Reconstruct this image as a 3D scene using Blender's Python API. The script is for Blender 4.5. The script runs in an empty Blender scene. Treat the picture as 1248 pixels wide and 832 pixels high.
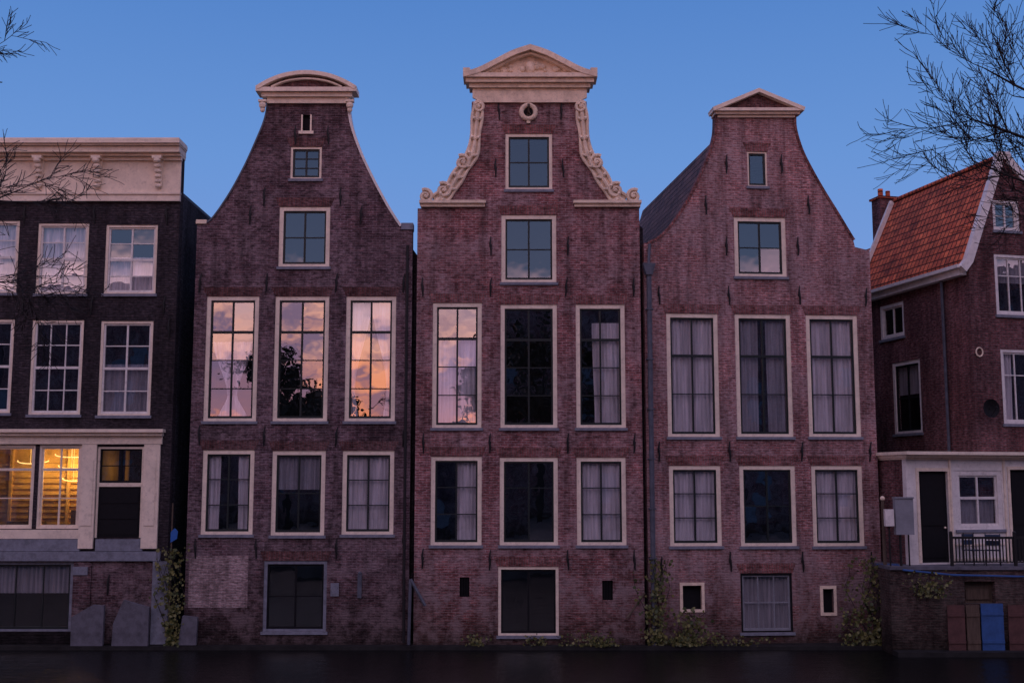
import bpy, bmesh, math, random
from mathutils import Vector, Matrix, Euler
from mathutils.geometry import tessellate_polygon
random.seed(7)
scene=bpy.context.scene
COL=scene.collection
scene.view_settings.view_transform='Standard'
scene.view_settings.look='None'
scene.view_settings.exposure=0
# ---------------------------------------------------------------- camera
F=1400.0; PIT=math.radians(7.0); CAM=Vector((0,-36,5.03))
cd=bpy.data.cameras.new("camera"); cam=bpy.data.objects.new("camera",cd); COL.objects.link(cam)
cam.location=CAM; cam.rotation_euler=(math.radians(90)+PIT,0,0)
cd.sensor_width=36; cd.lens=36*F/1248; cd.clip_end=3000
scene.camera=cam
# survey helper: measured bearing -> point on a vertical plane of the street
def ray(px,py):
    u=(px-624)/F; v=(416-py)/F
    return Vector((u, math.cos(PIT)-v*math.sin(PIT), math.sin(PIT)+v*math.cos(PIT)))
ROT=None; ZPX=600
def hit(px,py,p0,n):
    d=ray(px,py); t=(p0-CAM).dot(n)/d.dot(n)
    return CAM+d*t
def P(px,py,y=0.0):
    if ROT:
        O,A_=ROT; X=Vector((math.cos(A_),math.sin(A_),0)); Y=Vector((-math.sin(A_),math.cos(A_),0))
        p=hit(px,py,O+Y*y,Y)-O; return (p.dot(X),p.z)
    d=ray(px,py); t=(y-CAM.y)/d.y
    return (d.x*t, CAM.z+d.z*t)
# ---------------------------------------------------------------- materials
def newmat(name):
    m=bpy.data.materials.new(name); m.use_nodes=True
    nt=m.node_tree
    return m,nt,nt.nodes["Principled BSDF"]
def N(nt,t,**k):
    n=nt.nodes.new(t)
    for a,b in k.items(): setattr(n,a,b)
    return n
def c4(c): return (c[0],c[1],c[2],1)
def wallcoords(nt,soldier=False):
    tc=N(nt,'ShaderNodeTexCoord'); s=N(nt,'ShaderNodeSeparateXYZ'); nt.links.new(tc.outputs['Object'],s.inputs[0])
    a=N(nt,'ShaderNodeMath',operation='ADD'); nt.links.new(s.outputs[0],a.inputs[0]); nt.links.new(s.outputs[1],a.inputs[1])
    c=N(nt,'ShaderNodeCombineXYZ')
    if soldier: nt.links.new(s.outputs[2],c.inputs[0]); nt.links.new(a.outputs[0],c.inputs[1])
    else: nt.links.new(a.outputs[0],c.inputs[0]); nt.links.new(s.outputs[2],c.inputs[1])
    return tc,s,c
def mixc(nt,bt,fac,a,b):
    m=N(nt,'ShaderNodeMix',data_type='RGBA',blend_type=bt)
    for sock,v in ((m.inputs[0],fac),(m.inputs[6],a),(m.inputs[7],b)):
        if isinstance(v,(int,float)): sock.default_value=v
        elif isinstance(v,tuple): sock.default_value=c4(v)
        else: nt.links.new(v,sock)
    return m.outputs[2]
def ramp(nt,inp,stops):
    r=N(nt,'ShaderNodeValToRGB'); nt.links.new(inp,r.inputs[0])
    els=r.color_ramp.elements
    while len(els)<len(stops): els.new(0.5)
    for e,(p,c) in zip(els,stops):
        e.position=p; e.color=c4(c) if isinstance(c,tuple) else (c,c,c,1)
    return r.outputs[0]
def noise(nt,vec,scale,detail=4,rough=.6,w=None):
    n=N(nt,'ShaderNodeTexNoise'); n.inputs['Scale'].default_value=scale; n.inputs['Detail'].default_value=detail; n.inputs['Roughness'].default_value=rough
    if w is not None:
        n.noise_dimensions='4D'; n.inputs['W'].default_value=w
    nt.links.new(vec,n.inputs['Vector']); return n.outputs['Fac']
def mul(nt,a,b):
    m=N(nt,'ShaderNodeMath',operation='MULTIPLY')
    for s,v in ((m.inputs[0],a),(m.inputs[1],b)):
        if isinstance(v,(int,float)): s.default_value=v
        else: nt.links.new(v,s)
    return m.outputs[0]
def brick(name,c1,c2,mortar,seed=0.0,chalk=.5,soldier=False,damp=True,chalkc=(.44,.32,.33)):
    m,nt,b=newmat(name)
    tc,s,c=wallcoords(nt,soldier)
    br=N(nt,'ShaderNodeTexBrick'); nt.links.new(c.outputs[0],br.inputs['Vector'])
    br.inputs['Scale'].default_value=1; br.inputs['Brick Width'].default_value=.23; br.inputs['Row Height'].default_value=.078
    br.inputs['Mortar Size'].default_value=.012; br.inputs['Mortar Smooth'].default_value=.3; br.inputs['Bias'].default_value=-.1
    br.inputs['Color1'].default_value=c4(c1); br.inputs['Color2'].default_value=c4(c2); br.inputs['Mortar'].default_value=c4(mortar)
    o=tc.outputs['Object']
    n1=noise(nt,o,.5,6,.7,seed); n3=noise(nt,o,.7,8,.75,seed+9); n4=noise(nt,o,1.6,6,.75,seed+5)
    mb=N(nt,'ShaderNodeMapping'); mb.inputs['Scale'].default_value=(1,1,2.6); nt.links.new(o,mb.inputs[0])
    n2=noise(nt,mb.outputs[0],6.5,3,.65,seed+3)
    col=mixc(nt,'MULTIPLY',1.0,br.outputs['Color'],ramp(nt,n1,[(.32,.5),(.5,1.0),(.68,1.45)]))
    col=mixc(nt,'MULTIPLY',1.0,col,ramp(nt,n2,[(.3,.35),(.5,1.0),(.7,1.9)]))
    f=mul(nt,mul(nt,ramp(nt,n3,[(.43,0.0),(.58,1.0)]),ramp(nt,n2,[(.34,.0),(.6,1.0)])),chalk)
    col=mixc(nt,'MIX',f,col,chalkc)
    mp=N(nt,'ShaderNodeMapping'); mp.inputs['Scale'].default_value=(2.2,2.2,.25); nt.links.new(o,mp.inputs[0])
    n5=noise(nt,mp.outputs[0],1.0,6,.7,seed+12)
    col=mixc(nt,'MULTIPLY',1.0,col,ramp(nt,n5,[(.36,.42),(.55,1.0)]))
    if damp:
        ad=N(nt,'ShaderNodeMath',operation='MULTIPLY_ADD'); nt.links.new(n4,ad.inputs[0]); ad.inputs[1].default_value=3.5; nt.links.new(s.outputs[2],ad.inputs[2])
        dv=mul(nt,ad.outputs[0],1/8)
        low=ramp(nt,mul(nt,s.outputs[2],.2),[(.3,1.0),(.8,0.0)])
        sp=mul(nt,mul(nt,low,ramp(nt,n4,[(.48,0.0),(.57,.85)])),min(1,chalk*1.2))
        col=mixc(nt,'MIX',sp,col,tuple(v*.85 for v in chalkc))
        col=mixc(nt,'MULTIPLY',1.0,col,ramp(nt,dv,[(.24,(.22,.23,.20)),(.34,(.6,.59,.56)),(.6,(1.,1.,1.))]))
    nt.links.new(col,b.inputs['Base Color']); b.inputs['Roughness'].default_value=.9
    b.inputs['Specular IOR Level'].default_value=.2
    bp=N(nt,'ShaderNodeBump'); bp.inputs['Strength'].default_value=.9; bp.inputs['Distance'].default_value=.03
    hh=N(nt,'ShaderNodeMath',operation='MULTIPLY_ADD'); nt.links.new(n2,hh.inputs[0]); hh.inputs[1].default_value=1.4; 
    sub=N(nt,'ShaderNodeMath',operation='SUBTRACT'); sub.inputs[0].default_value=1; nt.links.new(br.outputs['Fac'],sub.inputs[1]); nt.links.new(sub.outputs[0],hh.inputs[2])
    nt.links.new(hh.outputs[0],bp.inputs['Height']); nt.links.new(bp.outputs[0],b.inputs['Normal'])
    return m
def plain(name,col,rough=.6,var=.25,scale=4,metal=0,spec=.4,dirt=None,bump=.2,sc3=None):
    m,nt,b=newmat(name)
    tc=N(nt,'ShaderNodeTexCoord'); o=tc.outputs['Object']
    if sc3:
        mp=N(nt,'ShaderNodeMapping'); mp.inputs['Scale'].default_value=sc3; nt.links.new(o,mp.inputs[0]); o=mp.outputs[0]
    n=noise(nt,o,scale,5,.7)
    c=mixc(nt,'MULTIPLY',1.0,col,ramp(nt,n,[(.3,1-var*1.6),(.55,1.0),(.75,1+var)]))
    if dirt:
        n2=noise(nt,o,scale*3,4,.7)
        c=mixc(nt,'MIX',ramp(nt,n2,[(.52,0.0),(.76,.7)]),c,dirt)
    nt.links.new(c,b.inputs['Base Color'])
    b.inputs['Roughness'].default_value=rough; b.inputs['Metallic'].default_value=metal; b.inputs['Specular IOR Level'].default_value=spec
    if bump:
        bp=N(nt,'ShaderNodeBump'); bp.inputs['Strength'].default_value=bump; bp.inputs['Distance'].default_value=.01
        nt.links.new(noise(nt,o,scale*6,3,.6),bp.inputs['Height']); nt.links.new(bp.outputs[0],b.inputs['Normal'])
    return m
def tiles(name,c1,c2):
    m,nt,b=newmat(name)
    tc=N(nt,'ShaderNodeTexCoord'); s=N(nt,'ShaderNodeSeparateXYZ'); nt.links.new(tc.outputs['Object'],s.inputs[0])
    c=N(nt,'ShaderNodeCombineXYZ'); nt.links.new(s.outputs[1],c.inputs[0]); nt.links.new(s.outputs[2],c.inputs[1])
    br=N(nt,'ShaderNodeTexBrick'); br.offset=0.0; nt.links.new(c.outputs[0],br.inputs['Vector'])
    for k,v in (('Scale',1),('Brick Width',.24),('Row Height',.27),('Mortar Size',.03),('Mortar Smooth',.8)): br.inputs[k].default_value=v
    br.inputs['Color1'].default_value=c4(c1); br.inputs['Color2'].default_value=c4(c2); br.inputs['Mortar'].default_value=c4(tuple(v*.2 for v in c1))
    col=mixc(nt,'MULTIPLY',1.0,br.outputs['Color'],ramp(nt,noise(nt,tc.outputs['Object'],1.6,7,.75),[(.35,.4),(.52,.95),(.68,1.4)]))
    nt.links.new(col,b.inputs['Base Color']); b.inputs['Roughness'].default_value=.85
    bp=N(nt,'ShaderNodeBump'); bp.inputs['Strength'].default_value=1; bp.inputs['Distance'].default_value=.07; bp.invert=True
    nt.links.new(br.outputs['Fac'],bp.inputs['Height']); nt.links.new(bp.outputs[0],b.inputs['Normal'])
    return m
M={}
M['b0']=brick('dark_tarred_brick',(.035,.028,.034),(.055,.042,.048),(.03,.025,.03),1,.1,chalkc=(.1,.08,.09))
M['b0s']=brick('dark_blue_grey_brick',(.05,.052,.065),(.08,.08,.10),(.04,.04,.05),1,.1,chalkc=(.1,.1,.12))
M['b1']=brick('brown_purple_brick',(.082,.042,.052),(.155,.080,.090),(.18,.135,.15),4,.6,chalkc=(.36,.27,.29))
M['b2']=brick('red_brown_brick',(.205,.066,.070),(.34,.125,.122),(.34,.235,.235),8,.8)
M['b3']=brick('rosy_brick',(.28,.105,.104),(.44,.19,.18),(.42,.30,.30),15,.9)
M['b4']=brick('dark_red_brick',(.13,.042,.045),(.19,.068,.066),(.12,.09,.09),21,.15)
M['bq']=brick('damp_quay_brick',(.09,.052,.05),(.15,.085,.08),(.12,.10,.09),27,.3,chalkc=(.18,.16,.14))
M['pale']=brick('pale_repair_brick',(.30,.20,.20),(.44,.31,.31),(.38,.32,.32),33,.3,damp=False)
M['s1']=brick('soldier_brick_brown',(.11,.042,.042),(.18,.075,.07),(.12,.08,.08),5,.2,True,False)
M['s2']=brick('soldier_brick_red',(.19,.06,.058),(.30,.10,.09),(.19,.13,.12),6,.3,True,False)
M['cream']=plain('cream_paint',(.86,.73,.58),.55,.12,2.2,dirt=(.5,.41,.33))
M['stone']=plain('cream_sandstone',(.86,.70,.53),.8,.18,3,dirt=(.42,.33,.25),bump=.5)
M['white']=plain('white_paint',(.78,.74,.70),.5,.12,2.5,dirt=(.45,.42,.4))
M['bluestone']=plain('blue_stone',(.20,.215,.26),.7,.25,5,bump=.4)
M['slab']=plain('grey_stone_slab',(.12,.12,.145),.8,.3,3,bump=.5)
M['sash']=plain('dark_green_paint',(.012,.018,.018),.45,.1,6,bump=.05)
M['black']=plain('black_paint',(.010,.010,.012),.7,.1,6,bump=.05,spec=.15)
M['iron']=plain('wrought_iron',(.010,.009,.010),.6,.2,20,bump=.1)
M['lead']=plain('lead_grey_metal',(.10,.11,.14),.55,.25,5,metal=.2)
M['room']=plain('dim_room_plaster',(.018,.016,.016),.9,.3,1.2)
M['roomwarm']=plain('warm_room_panelling',(.55,.36,.15),.7,.35,1.2)
M['wood']=plain('weathered_wood',(.10,.07,.05),.8,.3,3,bump=.4,sc3=(6,6,.6))
M['oxide']=plain('red_oxide_board',(.10,.045,.04),.7,.3,3)
M['blue']=plain('blue_paint',(.035,.10,.28),.5,.2,3)
M['chairblue']=plain('faded_blue_paint',(.02,.04,.09),.6,.2,3)
M['grey']=plain('grey_cabinet_metal',(.24,.25,.28),.5,.15,3)
M['signblue']=plain('blue_enamel',(.03,.12,.4),.35,.1,3)
M['tile_red']=tiles('red_pantiles',(.50,.095,.04),(.75,.17,.065))
M['tile_dark']=tiles('dark_pantiles',(.12,.07,.07),(.22,.12,.105))
M['bark']=plain('dark_bark',(.030,.023,.022),.9,.3,8,bump=.5)
M['ground']=plain('earth_paving',(.10,.09,.085),.9,.3,.6)
M['ledge']=plain('wet_stone',(.022,.022,.022),.6,.35,2.5,bump=.5,spec=.2)
def leafmat(name,a,b_):
    m,nt,b=newmat(name); g=N(nt,'ShaderNodeNewGeometry')
    nt.links.new(mixc(nt,'MIX',g.outputs['Random Per Island'],a,b_),b.inputs['Base Color']); b.inputs['Roughness'].default_value=.6
    return m
M['ivy']=leafmat('ivy_leaf',(.035,.055,.015),(.17,.16,.045))
M['leaf']=leafmat('autumn_leaf',(.025,.025,.015),(.05,.035,.015))
def curtainmat(name,col):
    m,nt,b=newmat(name)
    tc=N(nt,'ShaderNodeTexCoord')
    mp=N(nt,'ShaderNodeMapping'); mp.inputs['Scale'].default_value=(9,1,.4); nt.links.new(tc.outputs['Object'],mp.inputs[0])
    c=mixc(nt,'MULTIPLY',1.0,col,ramp(nt,noise(nt,mp.outputs[0],1.5,3,.5),[(.3,.6),(.7,1.1)]))
    nt.links.new(c,b.inputs['Base Color']); b.inputs['Roughness'].default_value=1; b.inputs['Specular IOR Level'].default_value=0
    return m
M['curt']=curtainmat('sheer_curtain',(.88,.80,.84))
M['curt2']=curtainmat('grey_curtain',(.42,.39,.43))
def glassmat(name,refl):
    m,nt,b=newmat(name); nt.nodes.remove(b)
    out=nt.nodes['Material Output']
    g=N(nt,'ShaderNodeBsdfGlossy'); g.inputs['Roughness'].default_value=.0; g.inputs['Color'].default_value=(.95,.93,.93,1)
    t=N(nt,'ShaderNodeBsdfTransparent'); t.inputs['Color'].default_value=(.92,.93,.94,1)
    mx=N(nt,'ShaderNodeMixShader'); mx.inputs[0].default_value=refl
    nt.links.new(t.outputs[0],mx.inputs[1]); nt.links.new(g.outputs[0],mx.inputs[2]); nt.links.new(mx.outputs[0],out.inputs['Surface'])
    tc=N(nt,'ShaderNodeTexCoord'); bp=N(nt,'ShaderNodeBump'); bp.inputs['Strength'].default_value=.07; bp.inputs['Distance'].default_value=.02
    nt.links.new(noise(nt,tc.outputs['Object'],2.6,1,.4),bp.inputs['Height']); nt.links.new(bp.outputs[0],g.inputs['Normal'])
    return m
M['glass']=glassmat('old_window_glass',.28)
def emit(name,col,s):
    m,nt,b=newmat(name)
    b.inputs['Base Color'].default_value=c4(col); b.inputs['Emission Strength'].default_value=s
    tc=N(nt,'ShaderNodeTexCoord'); nt.links.new(mixc(nt,'MULTIPLY',1.0,col,ramp(nt,noise(nt,tc.outputs['Object'],5),[(.3,.8),(.7,1.1)])),b.inputs['Emission Color'])
    return m
M['lamp']=emit('warm_lamp_glow',(1,.6,.2),2.2)
m,nt,b=newmat('canal_water'); M['water']=m
b.inputs['Base Color'].default_value=(.004,.005,.005,1); b.inputs['Roughness'].default_value=.1; b.inputs['IOR'].default_value=1.33
tc=N(nt,'ShaderNodeTexCoord'); mp=N(nt,'ShaderNodeMapping'); mp.inputs['Scale'].default_value=(1,2.2,1); nt.links.new(tc.outputs['Object'],mp.inputs[0])
bp=N(nt,'ShaderNodeBump'); bp.inputs['Strength'].default_value=.8; bp.inputs['Distance'].default_value=.10
nt.links.new(noise(nt,mp.outputs[0],1.6,5,.6),bp.inputs['Height']); nt.links.new(bp.outputs[0],b.inputs['Normal'])
# ---------------------------------------------------------------- mesh builder
class MB:
    def __init__(s): s.v=[]; s.f=[]
    def add(s,vs,fs):
        o=len(s.v); s.v+= [tuple(v) for v in vs]; s.f+=[tuple(i+o for i in f) for f in fs]; return s
    def box(s,x0,x1,y0,y1,z0,z1):
        return s.add([(x0,y0,z0),(x1,y0,z0),(x1,y1,z0),(x0,y1,z0),(x0,y0,z1),(x1,y0,z1),(x1,y1,z1),(x0,y1,z1)],
          [(0,1,5,4),(1,2,6,5),(2,3,7,6),(3,0,4,7),(4,5,6,7),(3,2,1,0)])
    def prism(s,poly,y0,y1,holes=(),lean=0):
        loops=[list(poly)]+[list(h) for h in holes]
        tris=tessellate_polygon([[Vector((a,b,0)) for a,b in l] for l in loops])
        flat=[p for l in loops for p in l]; n=len(flat)
        vs=[(a,y0,b) for a,b in flat]+[(a+lean*(y1-y0),y1,b) for a,b in flat]
        fs=[tuple(t) for t in tris]+[tuple(i+n for i in reversed(t)) for t in tris]
        o=0
        for l in loops:
            k=len(l)
            for i in range(k):
                j=(i+1)%k; fs.append((o+i,o+j,o+j+n,o+i+n))
            o+=k
        return s.add(vs,fs)
    def band(s,path,w,y0,y1,side=0.5):
        L=[];R=[]
        ws=w if isinstance(w,list) else [w]*len(path)
        for i,p in enumerate(path):
            a=path[max(0,i-1)]; b=path[min(len(path)-1,i+1)]; w_=ws[i]
            d=Vector((b[0]-a[0],b[1]-a[1])).normalized(); n=Vector((-d.y,d.x))
            L.append((p[0]+n.x*w_*side,p[1]+n.y*w_*side)); R.append((p[0]-n.x*w_*(1-side),p[1]-n.y*w_*(1-side)))
        return s.prism(L+R[::-1],y0,y1)
    def tube(s,path,rad,n=6):
        path=[Vector(p) for p in path]
        if isinstance(rad,(int,float)): rad=[rad]*len(path)
        vs=[];fs=[]
        for i,p in enumerate(path):
            d=(path[min(i+1,len(path)-1)]-path[max(i-1,0)])
            if d.length<1e-9: d=Vector((0,0,1))
            d.normalize(); a=d.cross(Vector((0,1,0)) if abs(d.y)<.9 else Vector((1,0,0))).normalized(); b=d.cross(a)
            for k in range(n):
                t=2*math.pi*k/n; vs.append(p+(a*math.cos(t)+b*math.sin(t))*rad[i])
        for i in range(len(path)-1):
            for k in range(n):
                fs.append((i*n+k,i*n+(k+1)%n,(i+1)*n+(k+1)%n,(i+1)*n+k))
        fs.append(tuple(range(n))); fs.append(tuple((len(path)-1)*n+k for k in reversed(range(n))))
        return s.add(vs,fs)
    def ball(s,c,r,sx=1,sy=1,sz=1,nu=10,nv=6):
        vs=[(c[0],c[1],c[2]+r*sz)];fs=[]
        for i in range(1,nv):
            for k in range(nu):
                a=math.pi*i/nv; t=2*math.pi*k/nu
                vs.append((c[0]+r*sx*math.sin(a)*math.cos(t),c[1]+r*sy*math.sin(a)*math.sin(t),c[2]+r*sz*math.cos(a)))
        vs.append((c[0],c[1],c[2]-r*sz))
        for k in range(nu):
            fs.append((0,1+k,1+(k+1)%nu)); fs.append((len(vs)-1,1+(nv-2)*nu+(k+1)%nu,1+(nv-2)*nu+k))
        for i in range(nv-2):
            for k in range(nu): fs.append((1+i*nu+k,1+(i+1)*nu+k,1+(i+1)*nu+(k+1)%nu,1+i*nu+(k+1)%nu))
        return s.add(vs,fs)
    def mesh(s,name,mat,smooth=False,recalc=True):
        me=bpy.data.meshes.new(name); me.from_pydata(s.v,[],s.f); me.materials.append(mat)
        if recalc:
            bm=bmesh.new(); bm.from_mesh(me); bmesh.ops.recalc_face_normals(bm,faces=bm.faces); bm.to_mesh(me); bm.free()
        if smooth:
            for p in me.polygons: p.use_smooth=True
        return me
    def make(s,name,mat,parent=None,off=(0,0,0),smooth=False,rot=0,loc=(0,0,0),recalc=True):
        if off!=(0,0,0): s.v=[(a-off[0],b-off[1],c-off[2]) for a,b,c in s.v]
        o=bpy.data.objects.new(name,s.mesh(name,mat,smooth,recalc)); COL.objects.link(o)
        o.location=loc; o.rotation_euler=(0,0,rot)
        if parent: o.parent=parent
        return o
def top(name,label,cat,loc=(0,0,0),rot=0,group=None):
    o=bpy.data.objects.new(name,None); COL.objects.link(o); o.location=loc; o.rotation_euler=(0,0,rot)
    o.empty_display_size=.3; o["label"]=label; o["category"]=cat
    if group: o["group"]=group
    return o
def tag(o,label,cat,group=None):
    o["label"]=label; o["category"]=cat
    if group: o["group"]=group
    return o
def cr(pts,n=6):
    out=[]; q=[pts[0]]+list(pts)+[pts[-1]]
    for i in range(1,len(q)-2):
        p0,p1,p2,p3=[Vector(a) for a in q[i-1:i+3]]
        for k in range(n):
            t=k/n
            v=.5*((2*p1)+(-p0+p2)*t+(2*p0-5*p1+4*p2-p3)*t*t+(-p0+3*p1-3*p2+p3)*t**3)
            out.append(tuple(v))
    out.append(tuple(pts[-1])); return out
# ---------------------------------------------------------------- windows
CUR={'full':[(0.02,.98,.02,.98,0,1)],
 'parted':[(0.0,.42,.0,.40,0,1),(.58,1,.60,1,0,1)],
 'wide':[(0.0,.30,.0,.28,0,1),(.70,1,.72,1,0,1)],
 'tied':[(0.0,.5,.0,.12,0,.75),(.5,1,.88,1,0,.75),(0,.12,0,.2,.75,1),(.88,1,.8,1,.75,1)],
 'swag':[(.05,.95,.4,.62,.35,.8),(.4,.62,.2,.85,.8,1)],
 'right':[(.48,.99,.52,.99,0,1)],'mostright':[(.3,.99,.36,.99,.12,1)],
 'blind':[(0.02,.98,.02,.98,0,.45)],'blindlow':[(0.02,.98,.02,.98,.45,1)],'halflow':[(0.02,.98,.02,.98,.28,1)],
 'none':[]}
def window(par,x0,x1,z0,z1,cols=2,rows=(.3,.65),cur='none',fw=.13,fmat='cream',smat='sash',sill=True,lintel=None,cm='curt',rot=0,loc=(0,0,0),thick=(),glass='glass',seedt=.3,rec=.02):
    cx=(x0+x1)/2
    off=(cx,0,z0)
    if rot: L=(loc[0]+cx*math.cos(rot),loc[1]+cx*math.sin(rot),z0)
    else: L=(cx,0,z0)
    m=MB(); a,b=rec,rec+.13
    m.box(x0,x0+fw,a,b,z0,z1).box(x1-fw,x1,a,b,z0,z1).box(x0+fw,x1-fw,a+.002,b,z1-fw,z1).box(x0+fw,x1-fw,a+.002,b,z0,z0+fw*.7)
    w=m.make('window',M[fmat],par,off,rot=rot,loc=L)
    X0,X1,Z0,Z1=x0+fw,x1-fw,z0+fw*.7,z1-fw
    H=Z1-Z0; W=X1-X0
    s=MB(); bw=.055; a,b=rec+.045,rec+.1
    s.box(X0,X0+bw,a,b,Z0,Z1).box(X1-bw,X1,a,b,Z0,Z1).box(X0+bw,X1-bw,a+.002,b,Z1-bw,Z1).box(X0+bw,X1-bw,a+.002,b,Z0,Z0+bw*1.3)
    xs=[X0+W*i/cols for i in range(cols+1)]
    for i,x in enumerate(xs[1:-1]):
        t=.028 if (cols==2) else .016
        s.box(x-t,x+t,a+.008,b-.004,Z0+bw*1.3,Z1-bw)
    zs=[Z1-H*r for r in rows]
    for i,z in enumerate(zs):
        t=.04 if i in thick else .016
        s.box(X0+bw,X1-bw,a+(.003 if i in thick else .012),b-.006,z-t,z+t)
    s.make('sash',M[smat],w,off)
    g=MB(); zz=[Z1]+zs+[Z0]; yg=rec+.085
    for i in range(cols):
        for j in range(len(zz)-1):
            ax,bx,az,bz=xs[i],xs[i+1],zz[j+1],zz[j]
            tx=random.gauss(0,seedt)*math.pi/180*(bx-ax)/2; tz=random.gauss(0,seedt)*math.pi/180*(bz-az)/2
            g.add([(ax,yg-tx-tz,az),(bx,yg+tx-tz,az),(bx,yg+tx+tz,bz),(ax,yg-tx+tz,bz)],[(0,1,2,3)])
    g.make('glass_pane',M[glass],w,off,recalc=False)
    if CUR[cur]:
        c=MB()
        for (t0,t1,b0,b1,v0,v1) in CUR[cur]:
            n=max(8,int(W*(t1-t0)/.025)); K=6 if (t0,t1)!=(b0,b1) else 1; ph=random.random()*6
            vs=[];fs=[]
            for k in range(K+1):
                q=k/K; qq=q*q*(3-2*q); l=t0+(b0-t0)*qq; r=t1+(b1-t1)*qq
                for i in range(n+1):
                    u=i/n; xx=X0+W*(l+(r-l)*u)
                    y=rec+.17+.028*math.sin(u*W*(t1-t0)*46+ph+.6*math.sin(u*9+ph))+.012*math.sin(u*31+q*3)
                    vs.append((xx,y,Z1-H*(v0+(v1-v0)*q)))
            for k in range(K):
                for i in range(n):
                    p=k*(n+1)+i; fs.append((p,p+1,p+n+2,p+n+1))
            c.add(vs,fs)
        c.make('curtain',M[cm],w,off,smooth=True)
    if sill:
        MB().box(x0-.05,x1+.05,-.06,.1,z0-.09,z0-.003).make('sill',M['bluestone'],w,off)
    if lintel:
        MB().prism([(x0-.02,z1+.004),(x1+.02,z1+.004),(x1+.14,z1+.3),(x0-.14,z1+.3)],-.007,.05).make('lintel',M[lintel],w,off)
    return w
def rect(q,y=0):
    x0,y0,x1,y1=q; ym=(y0+y1)/2; xm=(x0+x1)/2
    return P(x0,ym,y)[0],P(x1,ym,y)[0],P(xm,y1,y)[1],P(xm,y0,y)[1]
ANC=None
def anchors(par,wx,pts):
    global ANC
    if ANC is None:
        ANC=MB().tube([(0,-.03,-.31),(.01,-.045,-.1),(-.01,-.05,.08),(0.02,-.03,.31)],[.02,.034,.034,.016],5).box(-.04,.04,-.04,0,-.03,.05).mesh('wall_anchor',M['iron'])
    for px,py in pts:
        x,z=P(px,py); o=bpy.data.objects.new('wall_anchor',ANC); COL.objects.link(o); o.parent=par; o.location=(x-wx,0,z)
        o.rotation_euler=(0,random.uniform(-.08,.08),0)
def shell(par,wx,poly,rmat,y0=.352,y1=10,chev=None,name='side_wall',wmat='b0',lean=0):
    xm=(min(p[0] for p in poly)+max(p[0] for p in poly))/2; zm=6
    inner=[(xm+(a-xm)*.95,zm+(b-zm)*.97) for a,b in poly]
    m=MB().prism(poly,y0,y1,[inner]); m.make('side_wall',M[wmat],par,(wx,0,0))
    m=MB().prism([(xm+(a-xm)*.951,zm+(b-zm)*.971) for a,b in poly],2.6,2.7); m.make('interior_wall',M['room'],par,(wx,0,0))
    if chev:
        up=[(a,b+.10) for a,b in chev]; MB().prism([(a,b-.25) for a,b in chev]+up[::-1],y0+.01,y1+.1,lean=lean).make('roof',M[rmat],par,(wx,0,0))
def PX(l,y=0): return [P(a,b,y) for a,b in l]
def zz(py): return P(ZPX,py)[1]
# ================================================================ HOUSE: black canal house with cornice
h=top('canal_house','black brick canal house with white classical cornice and lit shopfront','house',(-14.5,0,0)); wx=-14.5
R=P(214,400)[0]; Lx=-20.0
holes=[]
def win0(q,**k):
    x0,x1,z0,z1=rect(q); window(h,x0-wx,x1-wx,z0,z1,**k); holes.append([(x0-wx,z0),(x1-wx,z0),(x1-wx,z1),(x0-wx,z1)])
u=dict(cols=2,rows=(.25,.5,.75),thick=(1,),smat='white',fw=.08)
win0((-41,269,22,357),cur='full',**u)
win0((45,272,107,358),cur='full',**u)
win0((128,274,191,358),cur='blindlow',**u)
win0((-48,389,15,503),cols=3,rows=(.25,.5,.75),thick=(1,),cur='none',smat='white',fw=.08)
win0((37,390,100,505),cols=3,rows=(.25,.5,.75),thick=(1,),cur='none',smat='white',fw=.08)
win0((121,391,185,506),cols=2,rows=(.25,.5,.75),thick=(1,),cur='blindlow',cm='curt2',smat='white',fw=.08)
win0((-60,542,41,644),cols=2,rows=(.28,.64),thick=(0,),fmat='cream',smat='cream',fw=.07,cur='none',sill=False)
win0((46,542,98,644),cols=2,rows=(.28,.64),thick=(0,),fmat='cream',smat='cream',fw=.07,cur='none',sill=False)
x0,x1,z0,z1=rect((117,544,174,655)); door_hole=[(x0-wx,z0),(x1-wx,z0),(x1-wx,z1),(x0-wx,z1)]
zmid=zz(590)
window(h,x0-wx,x1-wx,zmid,z1,cols=2,rows=(.5,),fmat='cream',smat='black',fw=.07,sill=False)
holes.append(door_hole)
win0((-20,684,88,769),cols=3,rows=(),fmat='bluestone',smat='sash',fw=.09,cur='blind',cm='curt2',sill=False)
d=MB().box(x0-wx+.002,x1-wx-.002,.02,.1,zmid-.07,zmid-.002).box(x0-wx+.002,x0-wx+.068,.02,.1,z0+.002,zmid-.071).box(x1-wx-.068,x1-wx-.002,.02,.1,z0+.002,zmid-.071); dd=d.make('door',M['cream'],h)
d=MB().box(x0-wx+.07,x1-wx-.07,.05,.1,z0+.01,zmid-.072)
for k in range(3):
    za=z0+.1+k*(zmid-z0-.2)/3; d.box(x0-wx+.14,x1-wx-.14,.035,.06,za,za+(zmid-z0-.2)/3-.08)
d.make('door_leaf',M['black'],dd)
ztop=zz(180)
MB().prism([(Lx-wx,-.5),(R-wx,-.5),(R-wx,ztop),(Lx-wx,ztop)],0,.35,holes).make('facade_wall',M['b0'],h)
zb0=zz(236)
shell(h,wx,[(Lx,-.5),(R,-.5),(R,zb0),(Lx,zb0)],'tile_dark',y1=4.2,wmat='b0s')
MB().box(Lx-wx,R-wx,.36,4.2,zb0+.002,zb0+.1).make('roof',M['lead'],h)
c=MB(); a=Lx-wx; bb=R-wx
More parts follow.
